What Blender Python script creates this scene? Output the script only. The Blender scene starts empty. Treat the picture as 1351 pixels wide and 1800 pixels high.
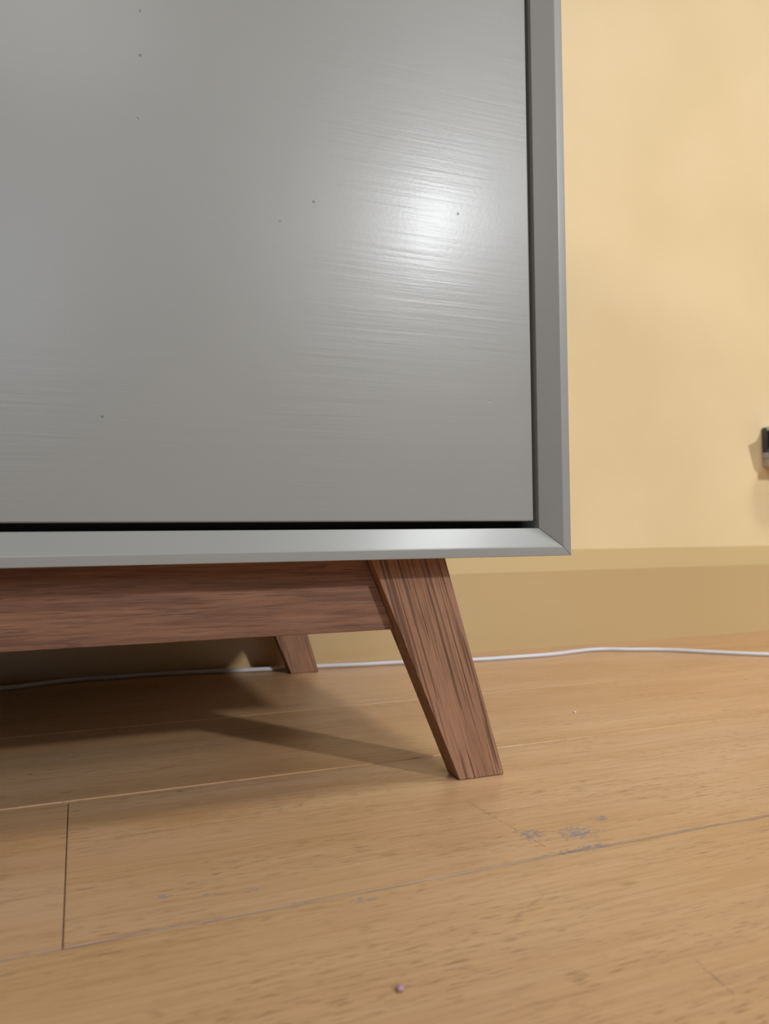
import bpy, bmesh, math, random
from mathutils import Vector, Matrix
random.seed(7)
S = bpy.context.scene
COL = S.collection

# ------------------------------------------------------------------ camera
cam_d = bpy.data.cameras.new('camera'); cam = bpy.data.objects.new('camera', cam_d); COL.objects.link(cam)
cr = Vector((0.93070667, -0.36560437, -0.01088729))
cu = Vector((-0.00114725, -0.03268346, 0.99946509))
cf = Vector((0.36576464, 0.93019634, 0.03083816))
cp = Vector((-0.30908547, -0.44276357, 0.1547559))
cam.matrix_world = Matrix(((cr.x, cu.x, -cf.x, cp.x), (cr.y, cu.y, -cf.y, cp.y), (cr.z, cu.z, -cf.z, cp.z), (0, 0, 0, 1)))
cam_d.sensor_fit = 'VERTICAL'; cam_d.sensor_height = 24.0; cam_d.lens = 1367.558 / 1800 * 24
cam_d.clip_start = 0.01; cam_d.clip_end = 60
cam_d.dof.use_dof = True; cam_d.dof.focus_distance = 0.50; cam_d.dof.aperture_fstop = 7.5
S.camera = cam

# ------------------------------------------------------------------ world, lights, exposure
w = bpy.data.worlds.new('world'); S.world = w; w.use_nodes = True
w.node_tree.nodes['Background'].inputs[0].default_value = (0.62, 0.75, 1.0, 1)
w.node_tree.nodes['Background'].inputs[1].default_value = 1.0

def lamp(name, kind, loc, power, color, **kw):
    d = bpy.data.lights.new(name, kind); d.energy = power; d.color = color
    for k, v in kw.items(): setattr(d, k, v)
    o = bpy.data.objects.new(name, d); COL.objects.link(o); o.location = loc
    return o
# the room's adjustable ceiling spot, in front and to the right of the sideboard
ks = lamp('ceiling_spot_light', 'SPOT', (1.77, -4.0, 2.13), 375, (0.93, 0.965, 1.0), shadow_soft_size=0.11, spot_size=math.radians(36), spot_blend=1.0)
ks.rotation_euler = (Vector((0.55, 0.2, 0.40)) - Vector(ks.location)).to_track_quat('-Z', 'Y').to_euler()
# ceiling downlight above the yellow wall, right of the sideboard
lamp('downlight', 'SPOT', (0.95, -0.55, 2.46), 118, (0.95, 0.98, 1.0), shadow_soft_size=0.24, spot_size=math.radians(120), spot_blend=1.0)
# added fill spot, front left under the ceiling, brightens the upper door
lamp('downlight', 'SPOT', (-0.75, -1.15, 2.46), 32, (0.86, 0.93, 1.0), shadow_soft_size=0.35, spot_size=math.radians(120), spot_blend=1.0)
# added fill disk under the ceiling, for the broad glow on the upper door
lamp('door_glow_fill', 'AREA', (-0.55, -3.2, 2.47), 25, (0.96, 0.98, 1.0), shape='DISK', size=1.1)
# reading spot on the left, turned to the yellow wall
rs = lamp('reading_spot_light', 'SPOT', (-2.62, -1.92, 1.75), 78, (1.0, 0.98, 0.94), shadow_soft_size=0.30, spot_size=math.radians(34), spot_blend=1.0)
rs.rotation_euler = (Vector((0.62, 0.48, 0.80)) - Vector(rs.location)).to_track_quat('-Z', 'Y').to_euler()
# daylight through the window in the opposite wall
wl = lamp('window_daylight', 'AREA', (-1.0, -4.66, 1.62), 24, (0.72, 0.85, 1.0), shape='RECTANGLE', size=1.15, size_y=1.05)
wl.rotation_euler = (math.radians(90), 0, math.radians(0))

S.view_settings.view_transform = 'Standard'
try: S.view_settings.look = 'None'
except Exception: pass
S.view_settings.gamma = 1.0
S.view_settings.use_curve_mapping = False
S.view_settings.exposure = 0.40

# ------------------------------------------------------------------ node helpers
class NT:
    def __init__(self, name):
        self.m = bpy.data.materials.new(name); self.m.use_nodes = True
        self.t = self.m.node_tree; self.b = self.t.nodes['Principled BSDF']
    def n(self, kind, **props):
        x = self.t.nodes.new(kind)
        for k, v in props.items(): setattr(x, k, v)
        return x
    def put(self, node, key, val):
        s = node.inputs[key]
        if hasattr(val, 'is_output'): self.t.links.new(val, s)
        elif isinstance(val, (tuple, list)):
            s.default_value = tuple(val) + ((1,) if s.type == 'RGBA' and len(val) == 3 else ())
        else: s.default_value = val
    def math(self, op, a, b=0.0, c=None, clamp=False):
        x = self.n('ShaderNodeMath', operation=op); x.use_clamp = clamp
        self.put(x, 0, a); self.put(x, 1, b)
        if c is not None: self.put(x, 2, c)
        return x.outputs[0]
    def mix(self, fac, a, b, blend='MIX'):
        x = self.n('ShaderNodeMix', data_type='RGBA', blend_type=blend)
        self.put(x, 0, fac); self.put(x, 6, a); self.put(x, 7, b)
        return x.outputs[2]
    def noise(self, vec, scale=1.0, detail=3.0, rough=0.5, dist=0.0):
        x = self.n('ShaderNodeTexNoise'); self.put(x, 'Vector', vec); self.put(x, 'Scale', scale)
        self.put(x, 'Detail', detail); self.put(x, 'Roughness', rough); self.put(x, 'Distortion', dist)
        return x.outputs[0]
    def mapping(self, vec, scale=(1, 1, 1), loc=(0, 0, 0), rot=(0, 0, 0)):
        x = self.n('ShaderNodeMapping'); self.put(x, 'Vector', vec); self.put(x, 'Scale', scale)
        self.put(x, 'Location', loc); self.put(x, 'Rotation', rot)
        return x.outputs[0]
    def ramp(self, fac, *stops):
        x = self.n('ShaderNodeValToRGB'); self.put(x, 0, fac); e = x.color_ramp.elements
        while len(e) < len(stops): e.new(0.5)
        for i, (p, c) in enumerate(stops):
            e[i].position = p; e[i].color = (c, c, c, 1) if not isinstance(c, tuple) else tuple(c) + (1,)
        return x.outputs[0]
    def range(self, v, a, b, c=0.0, d=1.0):
        x = self.n('ShaderNodeMapRange'); self.put(x, 0, v)
        for i, q in enumerate((a, b, c, d)): self.put(x, i + 1, q)
        return x.outputs[0]
    def bump(self, h, strength, dist, prev=None):
        x = self.n('ShaderNodeBump'); self.put(x, 'Height', h); self.put(x, 'Strength', strength); self.put(x, 'Distance', dist)
        if prev is not None: self.put(x, 'Normal', prev)
        return x.outputs[0]
    def pos(self): return self.n('ShaderNodeNewGeometry').outputs['Position']
    def obj(self): return self.n('ShaderNodeTexCoord').outputs['Object']
    def vadd(self, a, b):
        x = self.n('ShaderNodeVectorMath', operation='ADD'); self.put(x, 0, a); self.put(x, 1, b); return x.outputs[0]
    def rand(self): return self.n('ShaderNodeObjectInfo').outputs['Random']
    def set(self, **kw):
        for k, v in kw.items(): self.put(self.b, {'color': 'Base Color', 'rough': 'Roughness', 'normal': 'Normal', 'metal': 'Metallic', 'spec': 'Specular IOR Level'}[k], v)
        return self.m

# ------------------------------------------------------------------ materials
def mat_paint_wall():
    g = NT('yellow_wall_paint'); p = g.pos()
    a = g.noise(p, 5.5, 2, 0.5)
    c = g.mix(g.range(a, 0.35, 0.65), (0.68, 0.520, 0.285), (0.72, 0.555, 0.315))  # faint mottling painted in for the lamps' uneven light on the wall
    b = g.noise(p, 900, 3, 0.6)
    return g.set(color=c, rough=0.62, spec=0.35, normal=g.bump(b, 0.12, 0.0005))
def mat_paint_skirting():
    g = NT('yellow_skirting_paint'); p = g.pos()
    a = g.noise(g.mapping(p, (3, 3, 12)), 1.0, 2, 0.5)
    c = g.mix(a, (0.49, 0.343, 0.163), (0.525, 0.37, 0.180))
    b = g.noise(g.mapping(p, (30, 30, 500)), 1.0, 3, 0.6)
    return g.set(color=c, rough=0.32, spec=0.5, normal=g.bump(b, 0.10, 0.0005))
def mat_plain(name, col, rough=0.6, metal=0.0, spec=0.5, bump=0.0):
    g = NT(name); n = g.noise(g.pos(), 60, 3, 0.6)
    c = g.mix(n, tuple(x * 0.94 for x in col), tuple(min(1, x * 1.05) for x in col))
    g.set(color=c, rough=rough, metal=metal, spec=spec)
    if bump: g.set(normal=g.bump(g.noise(g.pos(), 700, 3, 0.6), bump, 0.0004))
    return g.m
def mat_grey_paint(name, brush):
    g = NT(name); p = g.pos()
    # brushed eggshell paint: slightly slanting long strokes and a few pits
    q = g.mapping(p, (9, 9, 330), rot=(0, math.radians(4), 0))
    s1 = g.noise(q, 1.0, 4, 0.6, 0.15)
    s2 = g.noise(g.mapping(p, (3.5, 3.5, 120), rot=(0, math.radians(7), 0)), 1.0, 3, 0.55, 0.2)
    patch = g.range(g.noise(p, 11, 2, 0.5), 0.42, 0.62)
    h = g.math('MULTIPLY', g.math('ADD', s1, g.math('MULTIPLY', s2, 0.8)), g.math('ADD', g.math('MULTIPLY', patch, 0.8), 0.2))
    v = g.n('ShaderNodeTexVoronoi'); g.put(v, 'Vector', g.mapping(p, (1, 0.02, 1))); g.put(v, 'Scale', 62.0)
    pit = g.range(v.outputs['Distance'], 0.03, 0.055, 1.0, 0.0)
    keep = g.range(g.noise(p, 23, 1, 0.5), 0.57, 0.60)
    pit = g.math('MULTIPLY', pit, keep)
    n = g.noise(p, 14, 2, 0.5)
    c = g.mix(n, (0.252, 0.249, 0.230), (0.268, 0.265, 0.247))
    c = g.mix(g.math('MULTIPLY', pit, 0.55), c, (0.10, 0.10, 0.095))
    n1 = g.bump(h, 0.20 * brush, 0.00040)
    n2 = g.bump(g.math('MULTIPLY', pit, -1.0), 0.6, 0.0005, n1)
    n3 = g.bump(g.noise(p, 420, 2, 0.5), 0.04, 0.0004, n2)
    g.b.inputs['Coat Weight'].default_value = 0.12; g.b.inputs['Coat Roughness'].default_value = 0.19
    g.put(g.b, 'Coat Normal', n3)
    return g.set(color=c, rough=0.37, spec=0.40, normal=n3)
def mat_oak(name, along):
    """stained oak; `along` turns the coordinates so that the grain runs along x"""
    g = NT(name); p0 = g.pos()
    p = g.mapping(p0, rot=along)
    broad = g.noise(g.mapping(p, (9, 110, 110)), 1.0, 3, 0.55, 0.3)
    band = g.noise(g.mapping(p, (16, 260, 260)), 1.0, 4, 0.6, 0.25)
    fine = g.noise(g.mapping(p, (60, 1100, 1100)), 1.0, 2, 0.5, 0.1)
    c = g.mix(g.range(broad, 0.34, 0.66), (0.272, 0.134, 0.073), (0.335, 0.172, 0.098))
    c = g.mix(g.range(band, 0.42, 0.74, 0.0, 0.40), c, (0.395, 0.212, 0.126))
    c = g.mix(g.range(fine, 0.50, 0.72, 0.0, 0.40), c, (0.150, 0.072, 0.038))
    # long open pores: thin dark lines
    def lines(sx, sy, off, lo, hi):
        v = g.n('ShaderNodeTexNoise'); g.put(v, 'Vector', g.mapping(p, (sx, sy, sy), off)); g.put(v, 'Scale', 1.0); g.put(v, 'Detail', 1.0); g.put(v, 'Roughness', 0.4); g.put(v, 'Distortion', 0.05)
        return g.range(v.outputs[0], lo, hi)
    l1 = lines(9, 800, (3, 1, 5), 0.615, 0.640)
    l2 = lines(22, 1250, (8, 4, 2), 0.595, 0.640)
    c = g.mix(g.math('MULTIPLY', l2, 0.55), c, (0.115, 0.050, 0.025))
    c = g.mix(g.math('MULTIPLY', l1, 0.78), c, (0.088, 0.036, 0.018))
    h = g.math('ADD', g.math('MULTIPLY', l2, -0.5), g.math('MULTIPLY', l1, -0.9))
    return g.set(color=c, rough=0.48, spec=0.4, normal=g.bump(h, 0.30, 0.0004))
def mat_oak_cathedral():
    g = NT('stained_oak_rail'); p0 = g.pos()
    broad = g.noise(g.mapping(p0, (6, 40, 80)), 1.0, 4, 0.6, 1.0)
    c = g.mix(g.range(broad, 0.32, 0.66), (0.165, 0.072, 0.037), (0.265, 0.124, 0.066))
    streak = g.noise(g.mapping(p0, (22, 300, 430)), 1.0, 4, 0.62, 0.3)
    c = g.mix(g.range(streak, 0.50, 0.76, 0.0, 0.75), c, (0.100, 0.042, 0.021))
    c = g.mix(g.range(streak, 0.46, 0.26, 0.0, 0.50), c, (0.35, 0.174, 0.097))
    # growth-ring arches, broken up
    wv = g.noise(g.mapping(p0, (8, 0, 70), (0.4, 0, 0.1)), 1.0, 5, 0.62, 1.4)
    ring = g.math('ABSOLUTE', g.math('SUBTRACT', g.math('FRACT', g.math('MULTIPLY', wv, 4.0)), 0.5))
    rm = g.math('MULTIPLY', g.range(ring, 0.13, 0.0), g.range(g.noise(g.mapping(p0, (30, 0, 150)), 1.0, 3, 0.6), 0.44, 0.60))
    c = g.mix(g.math('MULTIPLY', rm, 0.60), c, (0.060, 0.022, 0.012))
    pore = g.noise(g.mapping(p0, (42, 900, 1300)), 1.0, 2, 0.5, 0.1)
    pm = g.range(pore, 0.55, 0.66)
    c = g.mix(g.math('MULTIPLY', pm, 0.60), c, (0.085, 0.034, 0.018))
    return g.set(color=c, rough=0.48, spec=0.4, normal=g.bump(g.math('MULTIPLY', pm, -1.0), 0.30, 0.0004))
def mat_floor():
    g = NT('oak_plank'); p0 = g.pos()
    r = g.rand()
    cmb = g.n('ShaderNodeCombineXYZ'); g.put(cmb, 0, g.math('MULTIPLY', r, 31.0)); g.put(cmb, 1, g.math('MULTIPLY', r, 17.3)); g.put(cmb, 2, 0.0)
    p = g.vadd(p0, cmb.outputs[0])
    broad = g.noise(g.mapping(p, (3.0, 22, 1)), 1.0, 4, 0.55, 0.9)
    c = g.mix(g.range(broad, 0.30, 0.70), (0.505, 0.282, 0.126), (0.620, 0.385, 0.205))
    tint = g.noise(g.mapping(p, (2.2, 9, 1), (5, 2, 0)), 1.0, 2, 0.5, 0.4)
    c = g.mix(g.math('MULTIPLY', g.range(tint, 0.45, 0.75), 0.55), c, (0.60, 0.395, 0.255))
    c = g.mix(g.range(r, 0.0, 1.0, 0.0, 0.22), c, (0.54, 0.305, 0.125))
    streak = g.noise(g.mapping(p, (16, 330, 1)), 1.0, 3, 0.6, 0.35)
    c = g.mix(g.range(streak, 0.50, 0.78, 0.0, 0.55), c, (0.37, 0.205, 0.10))
    c = g.mix(g.range(streak, 0.46, 0.22, 0.0, 0.45), c, (0.68, 0.45, 0.27))
    pore = g.noise(g.mapping(p, (85, 900, 1), (1, 9, 0)), 1.0, 2, 0.5, 0.2)
    pm = g.math('MULTIPLY', g.range(pore, 0.575, 0.66), g.range(g.noise(g.mapping(p, (7, 30, 1)), 1.0, 2, 0.5), 0.36, 0.58))
    c = g.mix(g.math('MULTIPLY', pm, 0.55), c, (0.17, 0.080, 0.036))
    # darker flecks and small knots
    fleck = g.noise(g.mapping(p, (24, 130, 1), (3, 4, 0)), 1.0, 2, 0.5, 0.3)
    c = g.mix(g.range(fleck, 0.70, 0.80, 0.0, 0.55), c, (0.17, 0.085, 0.050))
    # scuffs of worn varnish and scratches, each with a place of its own
    sep = g.n('ShaderNodeSeparateXYZ'); g.put(sep, 0, p0); X, Y = sep.outputs[0], sep.outputs[1]
    def ell(cx, cy, rx, ry):
        a = g.math('DIVIDE', g.math('SUBTRACT', X, cx), rx); b = g.math('DIVIDE', g.math('SUBTRACT', Y, cy), ry)
        d = g.math('SQRT', g.math('ADD', g.math('MULTIPLY', a, a), g.math('MULTIPLY', b, b)))
        return g.range(d, 0.25, 1.0, 1.0, 0.0)
    def seg(x1, y1, x2, y2, wd):
        L2 = (x2 - x1) ** 2 + (y2 - y1) ** 2
        dx = g.math('SUBTRACT', X, x1); dy = g.math('SUBTRACT', Y, y1)
        t = g.math('DIVIDE', g.math('ADD', g.math('MULTIPLY', dx, x2 - x1), g.math('MULTIPLY', dy, y2 - y1)), L2, clamp=True)
        ex = g.math('SUBTRACT', dx, g.math('MULTIPLY', t, x2 - x1)); ey = g.math('SUBTRACT', dy, g.math('MULTIPLY', t, y2 - y1))
        d = g.math('SQRT', g.math('ADD', g.math('MULTIPLY', ex, ex), g.math('MULTIPLY', ey, ey)))
        return g.range(d, wd * 0.4, wd, 1.0, 0.0)
    wear = None
    for e in [(-0.092, -0.092, 0.010, 0.012), (-0.068, -0.098, 0.017, 0.013), (-0.045, -0.087, 0.010, 0.007),
              (-0.078, -0.117, 0.028, 0.0045), (-0.196, -0.1257, 0.007, 0.004), (-0.237, -0.098, 0.008, 0.0025),
              (-0.256, -0.095, 0.005, 0.002), (-0.274, -0.0895, 0.007, 0.0028), (-0.205, -0.0042, 0.008, 0.0022), (-0.215, -0.006, 0.005, 0.0015)]:
        m = ell(*e); wear = m if wear is None else g.math('MAXIMUM', wear, m)
    wn = g.noise(g.mapping(p0, (260, 700, 1), rot=(0, 0, 0.35)), 1.0, 3, 0.6, 0.8)
    wm = g.range(g.math('ADD', wn, g.math('MULTIPLY', wear, 0.19)), 0.64, 0.70)
    wm = g.math('MULTIPLY', wm, g.range(wear, 0.02, 0.12))
    c = g.mix(g.math('MULTIPLY', wm, 0.85), c, (0.255, 0.225, 0.225))
    sn = g.range(g.noise(g.mapping(p0, (260, 260, 1)), 1.0, 2, 0.5), 0.42, 0.60)
    sm = None
    for e, f in [((-0.0986, -0.0333, -0.0960, -0.0750, 0.0006), 1.0), ((-0.0960, -0.0750, -0.0938, -0.1075, 0.0006), 1.0),
                 ((-0.1229, -0.1511, -0.1440, -0.1640, 0.0009), 0.6), ((-0.1229, -0.1511, -0.1165, -0.1515, 0.0008), 0.6),
                 ((-0.101, -0.2150, -0.1047, -0.2375, 0.0010), 0.8)]:
        m = g.math('MULTIPLY', seg(*e), f); sm = m if sm is None else g.math('MAXIMUM', sm, m)
    c = g.mix(g.math('MULTIPLY', g.math('MULTIPLY', sm, sn), 0.75), c, (0.185, 0.125, 0.105))
    # dirt worked into the worn near joint
    jd = g.math('ABSOLUTE', g.math('ADD', Y, 0.1188))
    jm = g.math('MAXIMUM', g.math('MULTIPLY', g.range(jd, 0.0005, 0.0022, 1.0, 0.0), g.range(g.noise(g.mapping(p0, (28, 260, 1)), 1.0, 3, 0.6), 0.42, 0.62)), g.range(jd, 0.0004, 0.0007, 0.85, 0.0))
    c = g.mix(g.math('MULTIPLY', jm, 0.78), c, (0.150, 0.115, 0.100))
    dot = None
    for e in [(-0.0825, -0.1569, 0.006, 0.0025)]:
        dot = ell(*e)
    c = g.mix(g.math('MULTIPLY', dot, 0.6), c, (0.33, 0.20, 0.06))
    kn = ell(-0.123, 0.258, 0.022, 0.006)
    c = g.mix(g.math('MULTIPLY', kn, g.range(wn, 0.40, 0.62, 0.0, 0.75)), c, (0.14, 0.07, 0.035))
    rough = g.math('ADD', g.range(streak, 0.3, 0.7, 0.33, 0.40), g.math('MULTIPLY', wm, 0.3))
    h = g.math('ADD', g.math('MULTIPLY', pm, -1.0), g.math('MULTIPLY', streak, 0.5))
    return g.set(color=c, rough=rough, spec=0.45, normal=g.bump(h, 0.18, 0.0003))

M_wall = mat_paint_wall(); M_skirt = mat_paint_skirting()
M_door = mat_grey_paint('grey_eggshell_door', 1.0); M_grey = mat_grey_paint('grey_eggshell_frame', 0.45)
M_leg = mat_oak('stained_oak_leg', (0, math.radians(-(90 - 16.5)), 0))
M_legm = mat_oak('stained_oak_leg_mirrored', (0, math.radians(-(90 + 16.5)), 0))
M_rail = mat_oak_cathedral(); M_siderail = mat_oak('stained_oak_side_rail', (0, 0, math.radians(90)))
M_floor = mat_floor()
M_ceil = mat_plain('white_ceiling_paint', (0.55, 0.56, 0.58), 0.8)
M_room = mat_plain('pale_wall_paint', (0.20, 0.20, 0.20), 0.7)
M_sub = mat_plain('dark_subfloor', (0.05, 0.035, 0.025), 0.9)
M_gapshade = mat_plain('black_gap_shade', (0.010, 0.010, 0.011), 0.6)  # near-black colour standing in for shade inside the door gaps
M_white = mat_plain('white_gloss_paint', (0.78, 0.78, 0.76), 0.35)
M_cable = mat_plain('white_cable_sheath', (0.64, 0.64, 0.67), 0.42)
M_steel = mat_plain('brushed_silver_metal', (0.52, 0.52, 0.54), 0.32, 0.9)
M_dark = mat_plain('dark_grey_plastic', (0.055, 0.055, 0.058), 0.35)
M_teal = mat_plain('teal_plastic', (0.16, 0.28, 0.25), 0.4)
M_fuse = mat_plain('pale_grey_plastic', (0.42, 0.42, 0.45), 0.4)
M_bead = mat_plain('mauve_bead', (0.46, 0.27, 0.30), 0.45)
M_crumb = mat_plain('pale_crumb', (0.72, 0.68, 0.60), 0.7)
gl = NT('window_glass'); gl.set(color=(0.9, 0.95, 1.0), rough=0.02); gl.b.inputs['Transmission Weight'].default_value = 1.0; M_glass = gl.m

# ------------------------------------------------------------------ mesh helpers
def link(name, me, mat, parent=None):
    o = bpy.data.objects.new(name, me); COL.objects.link(o)
    if mat and not me.materials: me.materials.append(mat)
    if parent: o.parent = parent
    return o
def poly(name, verts, faces, mat, parent=None, bevel=0.0, seg=2, smooth=False):
    me = bpy.data.meshes.new(name); me.from_pydata([tuple(v) for v in verts], [], faces)
    bm = bmesh.new(); bm.from_mesh(me); bmesh.ops.recalc_face_normals(bm, faces=bm.faces)
    if bevel: bmesh.ops.bevel(bm, geom=bm.edges[:], offset=bevel, segments=seg, profile=0.5, affect='EDGES', clamp_overlap=True)
    bm.to_mesh(me); bm.free()
    if smooth or bevel:
        for f in me.polygons: f.use_smooth = True
        try: me.set_sharp_from_angle(angle=math.radians(35 if not smooth else 60))
        except Exception: pass
    me.update()
    o = link(name, me, mat, parent)
    if bevel:
        wn = o.modifiers.new('weighted_normals', 'WEIGHTED_NORMAL'); wn.keep_sharp = True; wn.weight = 100
    return o
BF = [(0, 3, 2, 1), (4, 5, 6, 7), (0, 1, 5, 4), (1, 2, 6, 5), (2, 3, 7, 6), (3, 0, 4, 7)]
def box(name, a, b, mat, parent=None, bevel=0.0, seg=2):
    (x0, y0, z0), (x1, y1, z1) = a, b
    v = [(x0, y0, z0), (x1, y0, z0), (x1, y1, z0), (x0, y1, z0), (x0, y0, z1), (x1, y0, z1), (x1, y1, z1), (x0, y1, z1)]
    return poly(name, v, BF, mat, parent, bevel, seg)
def hexa(name, bottom, top, mat, parent=None, bevel=0.0, seg=2):
    return poly(name, list(bottom) + list(top), BF, mat, parent, bevel, seg)
def tube(name, pts, rad, mat, parent=None, sides=10):
    # smooth Catmull-Rom tube
    P = [Vector(p) for p in pts]; Q = []
    for i in range(len(P) - 1):
        a, b, c, d = P[max(i - 1, 0)], P[i], P[i + 1], P[min(i + 2, len(P) - 1)]
        for k in range(8):
            t = k / 8
            Q.append(0.5 * ((2 * b) + (c - a) * t + (2 * a - 5 * b + 4 * c - d) * t * t + (-a + 3 * b - 3 * c + d) * t ** 3))
    Q.append(P[-1]); V = []; F = []
    for i, p in enumerate(Q):
        t = (Q[min(i + 1, len(Q) - 1)] - Q[max(i - 1, 0)]).normalized()
        s = t.cross(Vector((0, 0, 1))).normalized(); u = s.cross(t)
        for k in range(sides):
            an = 2 * math.pi * k / sides; V.append(p + s * math.cos(an) * rad + u * math.sin(an) * rad)
    for i in range(len(Q) - 1):
        for k in range(sides):
            a = i * sides + k; b = i * sides + (k + 1) % sides; F.append((a, b, b + sides, a + sides))
    F.append(tuple(range(sides))); F.append(tuple(range(len(V) - sides, len(V))))
    o = poly(name, V, F, mat, parent)
    for f in o.data.polygons: f.use_smooth = len(f.vertices) == 4
    return o
def tag(o, label=None, cat=None, group=None, kind=None):
    for k, v in (('label', label), ('category', cat), ('group', group), ('kind', kind)):
        if v: o[k] = v
    return o
def struct(o): o['kind'] = 'structure'; return o

# ------------------------------------------------------------------ the room
XL, XR, YF, YW, ZC = -3.2, 2.7, -4.7, 0.5046, 2.5
floor = struct(box('floor', (XL, YF, -0.05), (XR, YW, -0.0125), M_sub))
tag(floor, 'light oak plank floor with worn joints', 'floor')
PW, P1, GAP, CH = 0.1767, 0.0579, 0.0004, 0.0004
def plank(x0, x1, y0, y1, lift=0.0):
    x0 += GAP / 2; x1 -= GAP / 2; y0 += GAP / 2; y1 -= GAP / 2; z0, z1, c = -0.0124, 0.0, CH
    v = [(x0, y0, z0), (x1, y0, z0), (x1, y1, z0), (x0, y1, z0),
         (x0, y0, z1 - c), (x1, y0, z1 - c), (x1, y1, z1 - c), (x0, y1, z1 - c),
         (x0 + c, y0 + c, z1), (x1 - c, y0 + c, z1), (x1 - c, y1 - c, z1), (x0 + c, y1 - c, z1)]
    f = [(0, 3, 2, 1)] + [(i, (i + 1) % 4, (i + 1) % 4 + 4, i + 4) for i in range(4)] + [(i + 4, (i + 1) % 4 + 4, (i + 1) % 4 + 8, i + 8) for i in range(4)] + [(8, 9, 10, 11)]
    if lift: v = [(x, y, z + (lift * (x1 - x) / (x1 - x0) - 0.0004 if z > -0.01 else 0)) for x, y, z in v]   # boards never lie quite level
    return poly('plank', v, f, M_floor, floor)
rows = []
k = 0
y1 = P1
while y1 > YF: rows.append((max(y1 - PW, YF), y1)); y1 -= PW
y0 = P1
while y0 < YW - 0.002: rows.insert(0, (y0, min(y0 + PW, YW - 0.0005))); y0 += PW
fixed = {round(P1 - PW, 3): -0.3146, round(P1, 3): 0.93, round(P1 + PW, 3): -0.82, round(P1 + 2 * PW, 3): 1.15, round(P1 - 2 * PW, 3): 0.62}
for (a, b) in rows:
    j = fixed.get(round(a, 3), random.uniform(-0.9, 0.9))
    cuts = [XL]; x = j
    while x - 1.8 > XL + 0.15: x -= 1.8
    while x < XR - 0.15: cuts.append(x); x += 1.8
    cuts.append(XR)
    for c0, c1 in zip(cuts, cuts[1:]): plank(c0, c1, a, b, 0.0014 if abs(a - P1) < 0.001 and c0 < -0.3 < c1 else 0.0014 if abs(a - P1 - PW) < 0.001 and c0 < -0.3 < c1 else 0.0)

struct(box('wall_back', (XL, YW, -0.05), (XR, YW + 0.12, ZC), M_wall))
tag(bpy.data.objects['wall_back'], 'mustard yellow painted wall behind the sideboard', 'wall')
YS, Z1, Z2 = 0.4748, 0.1038, 0.1325
# skirting: flat face, long sloping top
def skirting_profile(x0, x1):
    pr = [(YS, 0.0), (YS, Z1), (YS + 0.0006, Z1 + 0.0012), (YW - 0.0005, Z2), (YW, Z2), (YW, 0.0)]
    v = [(x0, y, z) for y, z in pr] + [(x1, y, z) for y, z in pr]; n = len(pr)
    f = [tuple(range(n)), tuple(range(n, 2 * n))] + [(i, (i + 1) % n, (i + 1) % n + n, i + n) for i in range(n)]
    return v, f
v, f = skirting_profile(XL, XR)
struct(poly('baseboard_back', v, f, M_skirt)); tag(bpy.data.objects['baseboard_back'], 'yellow painted skirting board with a sloping top edge', 'baseboard')
struct(box('wall_left', (XL - 0.12, YF, -0.05), (XL, YW + 0.12, ZC), M_room)); tag(bpy.data.objects['wall_left'], 'pale painted side wall', 'wall')
struct(box('wall_right', (XR, YF, -0.05), (XR + 0.12, YW + 0.12, ZC), M_room)); tag(bpy.data.objects['wall_right'], 'pale painted side wall', 'wall')
struct(box('ceiling', (XL - 0.12, YF - 0.12, ZC), (XR + 0.12, YW + 0.12, ZC + 0.1), M_ceil)); tag(bpy.data.objects['ceiling'], 'white ceiling', 'ceiling')
# front wall with a window opening
wx0, wx1, wz0, wz1 = -1.6, -0.4, 1.07, 2.17
def wall_front():
    bm = bmesh.new()
    for a, b in [((XL - 0.12, wz0 * 0 - 0.05), (wx0, ZC)), ((wx1, -0.05), (XR + 0.12, ZC)), ((wx0, -0.05), (wx1, wz0)), ((wx0, wz1), (wx1, ZC))]:
        m = Matrix.Translation(((a[0] + b[0]) / 2, YF - 0.06, (a[1] + b[1]) / 2)) @ Matrix.Diagonal((b[0] - a[0], 0.12, b[1] - a[1], 1))
        bmesh.ops.create_cube(bm, size=1.0, matrix=m)
    me = bpy.data.meshes.new('wall_front'); bm.to_mesh(me); bm.free()
    return link('wall_front', me, M_room)
tag(struct(wall_front()), 'pale painted wall with a window opposite the sideboard', 'wall')
win = bpy.data.objects.new('window_1', None); COL.objects.link(win); win.location = ((wx0 + wx1) / 2, YF - 0.06, wz0)
tag(struct(win), 'white framed daylight window opposite the sideboard', 'window')
inv = Matrix.Translation(win.location).inverted()
def under(o, parent):      # parent without moving
    o.parent = parent; o.matrix_parent_inverse = Matrix.Translation(parent.location).inverted(); return o
for a, b in [((wx0, wz0), (wx0 + 0.05, wz1)), ((wx1 - 0.05, wz0), (wx1, wz1)), ((wx0 + 0.05, wz0), (wx1 - 0.05, wz0 + 0.05)), ((wx0 + 0.05, wz1 - 0.05), (wx1 - 0.05, wz1)), ((-1.02, wz0 + 0.05), (-0.98, wz1 - 0.05))]:
    under(box('window_frame', (a[0], YF - 0.10, a[1]), (b[0], YF - 0.03, b[1]), M_white, None, 0.004), win)

for x0_, x1_ in ((wx0 + 0.05, -1.02), (-0.98, wx1 - 0.05)):
    under(box('pane', (x0_, YF - 0.067, wz0 + 0.05), (x1_, YF - 0.063, wz1 - 0.05), M_glass), win)

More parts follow.
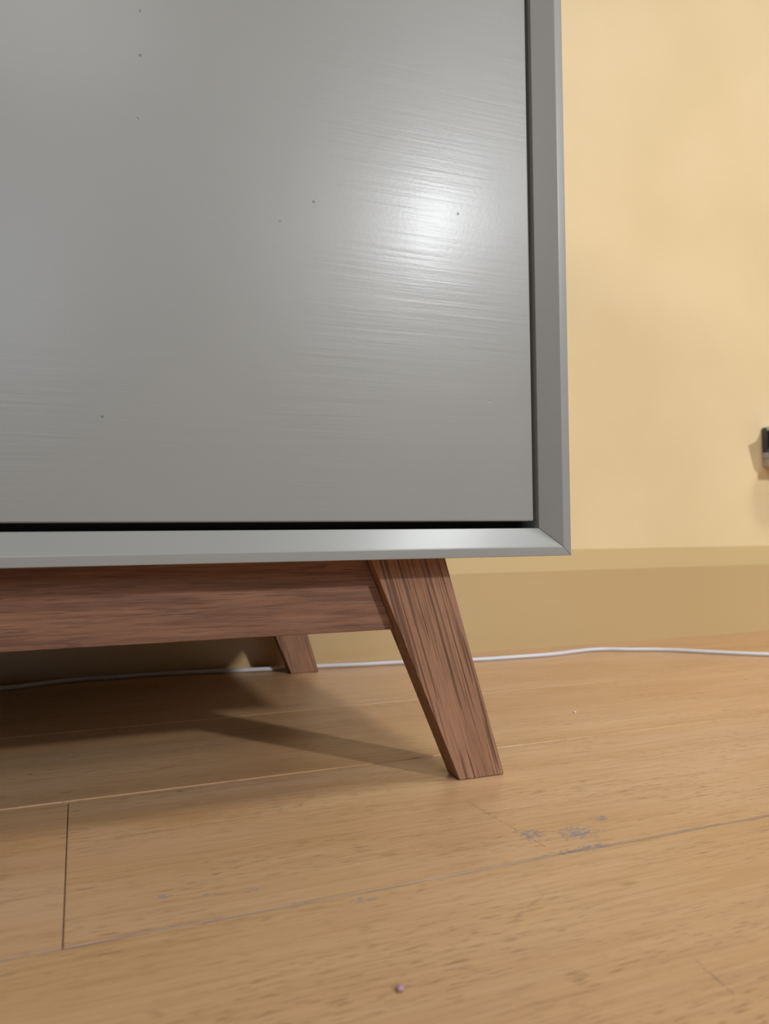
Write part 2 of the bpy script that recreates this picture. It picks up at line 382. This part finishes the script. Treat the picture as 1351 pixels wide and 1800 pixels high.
# ------------------------------------------------------------------ the sideboard
XO, Y0, HB = -0.0169, -0.0242, 0.1411           # outer right edge, front lip plane, underside
HT, XOL, YB = 0.725, -1.4369, 0.452             # top, outer left edge, back
LIP, TH, DB = 0.0056, 0.0177, 0.0095            # lip width, board thickness, depth of the splayed bevel
side = bpy.data.objects.new('sideboard', None); COL.objects.link(side); side.location = (-0.7269, 0.21, 0)
tag(side, 'grey painted sideboard on splayed stained oak legs beside the yellow wall', 'sideboard')
prof = [(0.0, Y0), (LIP, Y0), (TH, Y0 + DB), (TH, YB), (0.0, YB)]     # (inward, depth)
def panel(name, p0, p1, along, inward):
    """board from corner p0 to corner p1 (outer edge), mitred at both ends"""
    p0, p1, A, I = Vector(p0), Vector(p1), Vector(along), Vector(inward)
    v = [p0 + A * u + I * u + Vector((0, y, 0)) for u, y in prof] + [p1 - A * u + I * u + Vector((0, y, 0)) for u, y in prof]
    n = len(prof)
    f = [tuple(range(n)), tuple(range(n, 2 * n))] + [(i, (i + 1) % n, (i + 1) % n + n, i + n) for i in range(n)]
    return under(poly(name, v, f, M_grey, None, 0.00045, 2), side)
panel('side_panel', (XO, 0, HB), (XO, 0, HT), (0, 0, 1), (-1, 0, 0))
panel('side_panel', (XOL, 0, HB), (XOL, 0, HT), (0, 0, 1), (1, 0, 0))
panel('bottom_panel', (XOL, 0, HB), (XO, 0, HB), (1, 0, 0), (0, 0, 1))
panel('top_panel', (XOL, 0, HT), (XO, 0, HT), (1, 0, 0), (0, 0, -1))
under(box('back_panel', (XOL + TH, YB - 0.008, HB + TH), (XO - TH, YB - 0.001, HT - TH), M_gapshade), side)
# black sheet behind the doors, painted shade for the deep gaps
under(box('gap_shade_sheet', (XOL + TH + 0.0002, Y0 + DB + 0.0195, HB + TH + 0.0002), (XO - TH - 0.0002, Y0 + DB + 0.024, HT - TH - 0.0002), M_gapshade), side)
DX, DZ = -0.0385, 0.1632
def door(x0, x1):
    d = under(box('door', (x0, Y0 + 0.0092, DZ), (x1, Y0 + 0.0272, HT - TH - 0.0044), M_door, None, 0.0011, 3), side)
    return d
DXL = XOL + (XO - DX)
mid = (DX + DXL) / 2
dr = door(mid + 0.0015, DX); dl_ = door(DXL, mid - 0.0015)

# legs: tapered, splayed outwards, cut square on the floor
YL, TL, YBK = 0.0018, 0.0172, 0.4193
def leg(x, y, mirror=False):
    b = [(-0.0852, 0.0), (-0.0532, 0.0)]; t = [(-0.1436, HB), (-0.0935, HB)]
    fx = (lambda q: (XO + XOL) - q) if mirror else (lambda q: q)
    bot = [(fx(b[0][0]), y, 0.0003), (fx(b[1][0]), y, 0.0003), (fx(b[1][0]), y + TL, 0.0003), (fx(b[0][0]), y + TL, 0.0003)]
    top = [(fx(t[0][0]), y, HB), (fx(t[1][0]), y, HB), (fx(t[1][0]), y + TL, HB), (fx(t[0][0]), y + TL, HB)]
    return under(hexa('leg', bot, top, M_legm if mirror else M_leg, None, 0.0006, 2), side)
for y in (YL, YBK): leg(0, y); leg(0, y, True)
RZ = 0.0962
def rail(y):
    sl = (0.1436 - 0.0852) / HB
    xr0 = -0.0852 - sl * RZ - 0.0001; xr1 = -0.1436 - 0.0001
    m = XO + XOL
    bot = [(m - xr0, y, RZ), (xr0, y, RZ), (xr0, y + 0.0075, RZ), (m - xr0, y + 0.0075, RZ)]
    top = [(m - xr1, y, HB), (xr1, y, HB), (xr1, y + 0.0075, HB), (m - xr1, y + 0.0075, HB)]
    return under(hexa('rail', bot, top, M_rail, None, 0.0006, 2), side)
rail(YL + 0.0090); rail(YBK + 0.0010)
for x in (-0.115, XO + XOL + 0.115 - 0.018):
    under(box('side_rail', (x, YL + TL, 0.108), (x + 0.018, YBK, HB), M_siderail, None, 0.0006), side)

# ------------------------------------------------------------------ cable along the skirting
cab = [(-1.30, 0.462, .0028), (-0.80, 0.458, .0028), (-0.50, 0.448, .0028), (-0.3838, 0.4487, .0028), (-0.3523, 0.4578, .0028), (-0.3135, 0.4690, .0028), (-0.2728, 0.4681, .0028),
       (-0.2241, 0.4685, .0028), (-0.1512, 0.4560, .0028), (-0.1000, 0.4470, .0028), (-0.0491, 0.4410, .0028), (0.0058, 0.4310, .0028), (0.0487, 0.4260, .0028),
       (0.1418, 0.4064, .0028), (0.1914, 0.4030, .0028), (0.2483, 0.4020, .0028), (0.3197, 0.4130, .0028), (0.3626, 0.3940, .0028), (0.4018, 0.3720, .0028),
       (0.4392, 0.3330, .0028), (0.4878, 0.2864, .0028), (0.56, 0.235, .0028), (0.75, 0.20, .0028), (1.2, 0.33, .0028), (1.8, 0.42, .0028)]
c = tube('power_cable', cab, 0.0024, M_cable)
tag(c, 'thin white cable lying on the floor along the yellow skirting', 'cable')

# ------------------------------------------------------------------ plug fitting on the wall (cut by the right edge)
plug = bpy.data.objects.new('plug_adapter', None); COL.objects.link(plug); plug.location = (0.757, YW, 0.288)
tag(plug, 'small dark grey and silver plug fitting on the yellow wall at the right edge', 'plug')
px0, px1, pz0, pz1 = 0.7218, 0.792, 0.2589, 0.3238
under(box('back_plate', (px0, YW - 0.010, pz0 + 0.024), (px1, YW, pz1), M_dark, None, 0.003, 3), plug)
under(box('silver_band', (px0 + 0.0003, YW - 0.014, pz0 + 0.014), (px1, YW, pz0 + 0.0245), M_fuse, None, 0.002, 2), plug)
under(box('foot_block', (px0 + 0.001, YW - 0.050, pz0), (px1, YW, pz0 + 0.0145), M_steel, None, 0.002, 2), plug)
under(box('top_cap', (px0 + 0.0015, YW - 0.055, pz1 - 0.007), (px1, YW, pz1 + 0.001), M_steel, None, 0.003, 3), plug)
under(hexa('plug_body', [(px0 - 0.004, YW - 0.055, pz0 + 0.0147), (px1, YW - 0.055, pz0 + 0.0147), (px1, YW - 0.0145, pz0 + 0.0147), (px0 + 0.012, YW - 0.0145, pz0 + 0.0147)],
     [(px0 - 0.017, YW - 0.055, pz1 - 0.0072), (px1, YW - 0.055, pz1 - 0.0072), (px1, YW - 0.0145, pz1 - 0.0072), (px0 + 0.012, YW - 0.0145, pz1 - 0.0072)], M_dark, None, 0.002, 2), plug)  # front flare is added out of view to widen the shadow on the wall
under(hexa('teal_tab', [(px0 + 0.001, YW - 0.014, pz0 + 0.026), (px0 + 0.014, YW - 0.014, pz0 + 0.026), (px0 + 0.014, YW - 0.009, pz0 + 0.026), (px0 + 0.001, YW - 0.009, pz0 + 0.026)],
     [(px0 + 0.010, YW - 0.014, pz0 + 0.037), (px0 + 0.014, YW - 0.014, pz0 + 0.037), (px0 + 0.014, YW - 0.009, pz0 + 0.037), (px0 + 0.010, YW - 0.009, pz0 + 0.037)], M_teal, None, 0.0008), plug)

# ------------------------------------------------------------------ crumbs on the floor
def pebble(name, x, y, r, mat):
    bm = bmesh.new(); bmesh.ops.create_icosphere(bm, subdivisions=2, radius=r)
    for vv in bm.verts:
        vv.co *= 1 + random.uniform(-0.14, 0.14); vv.co.z *= 0.6
    zmin = min(vv.co.z for vv in bm.verts)
    for vv in bm.verts: vv.co.z -= zmin
    me = bpy.data.meshes.new(name); bm.to_mesh(me); bm.free()
    for ff in me.polygons: ff.use_smooth = True
    o = link(name, me, mat); o.location = (x, y, 0.0); return o
tag(pebble('bead', -0.2071, -0.1932, 0.0016, M_bead), 'tiny mauve speck on the nearest floor plank', 'speck')
tag(pebble('crumb', 0.0905, 0.1290, 0.0013, M_crumb), 'tiny white crumb on the floor right of the front leg', 'crumb')
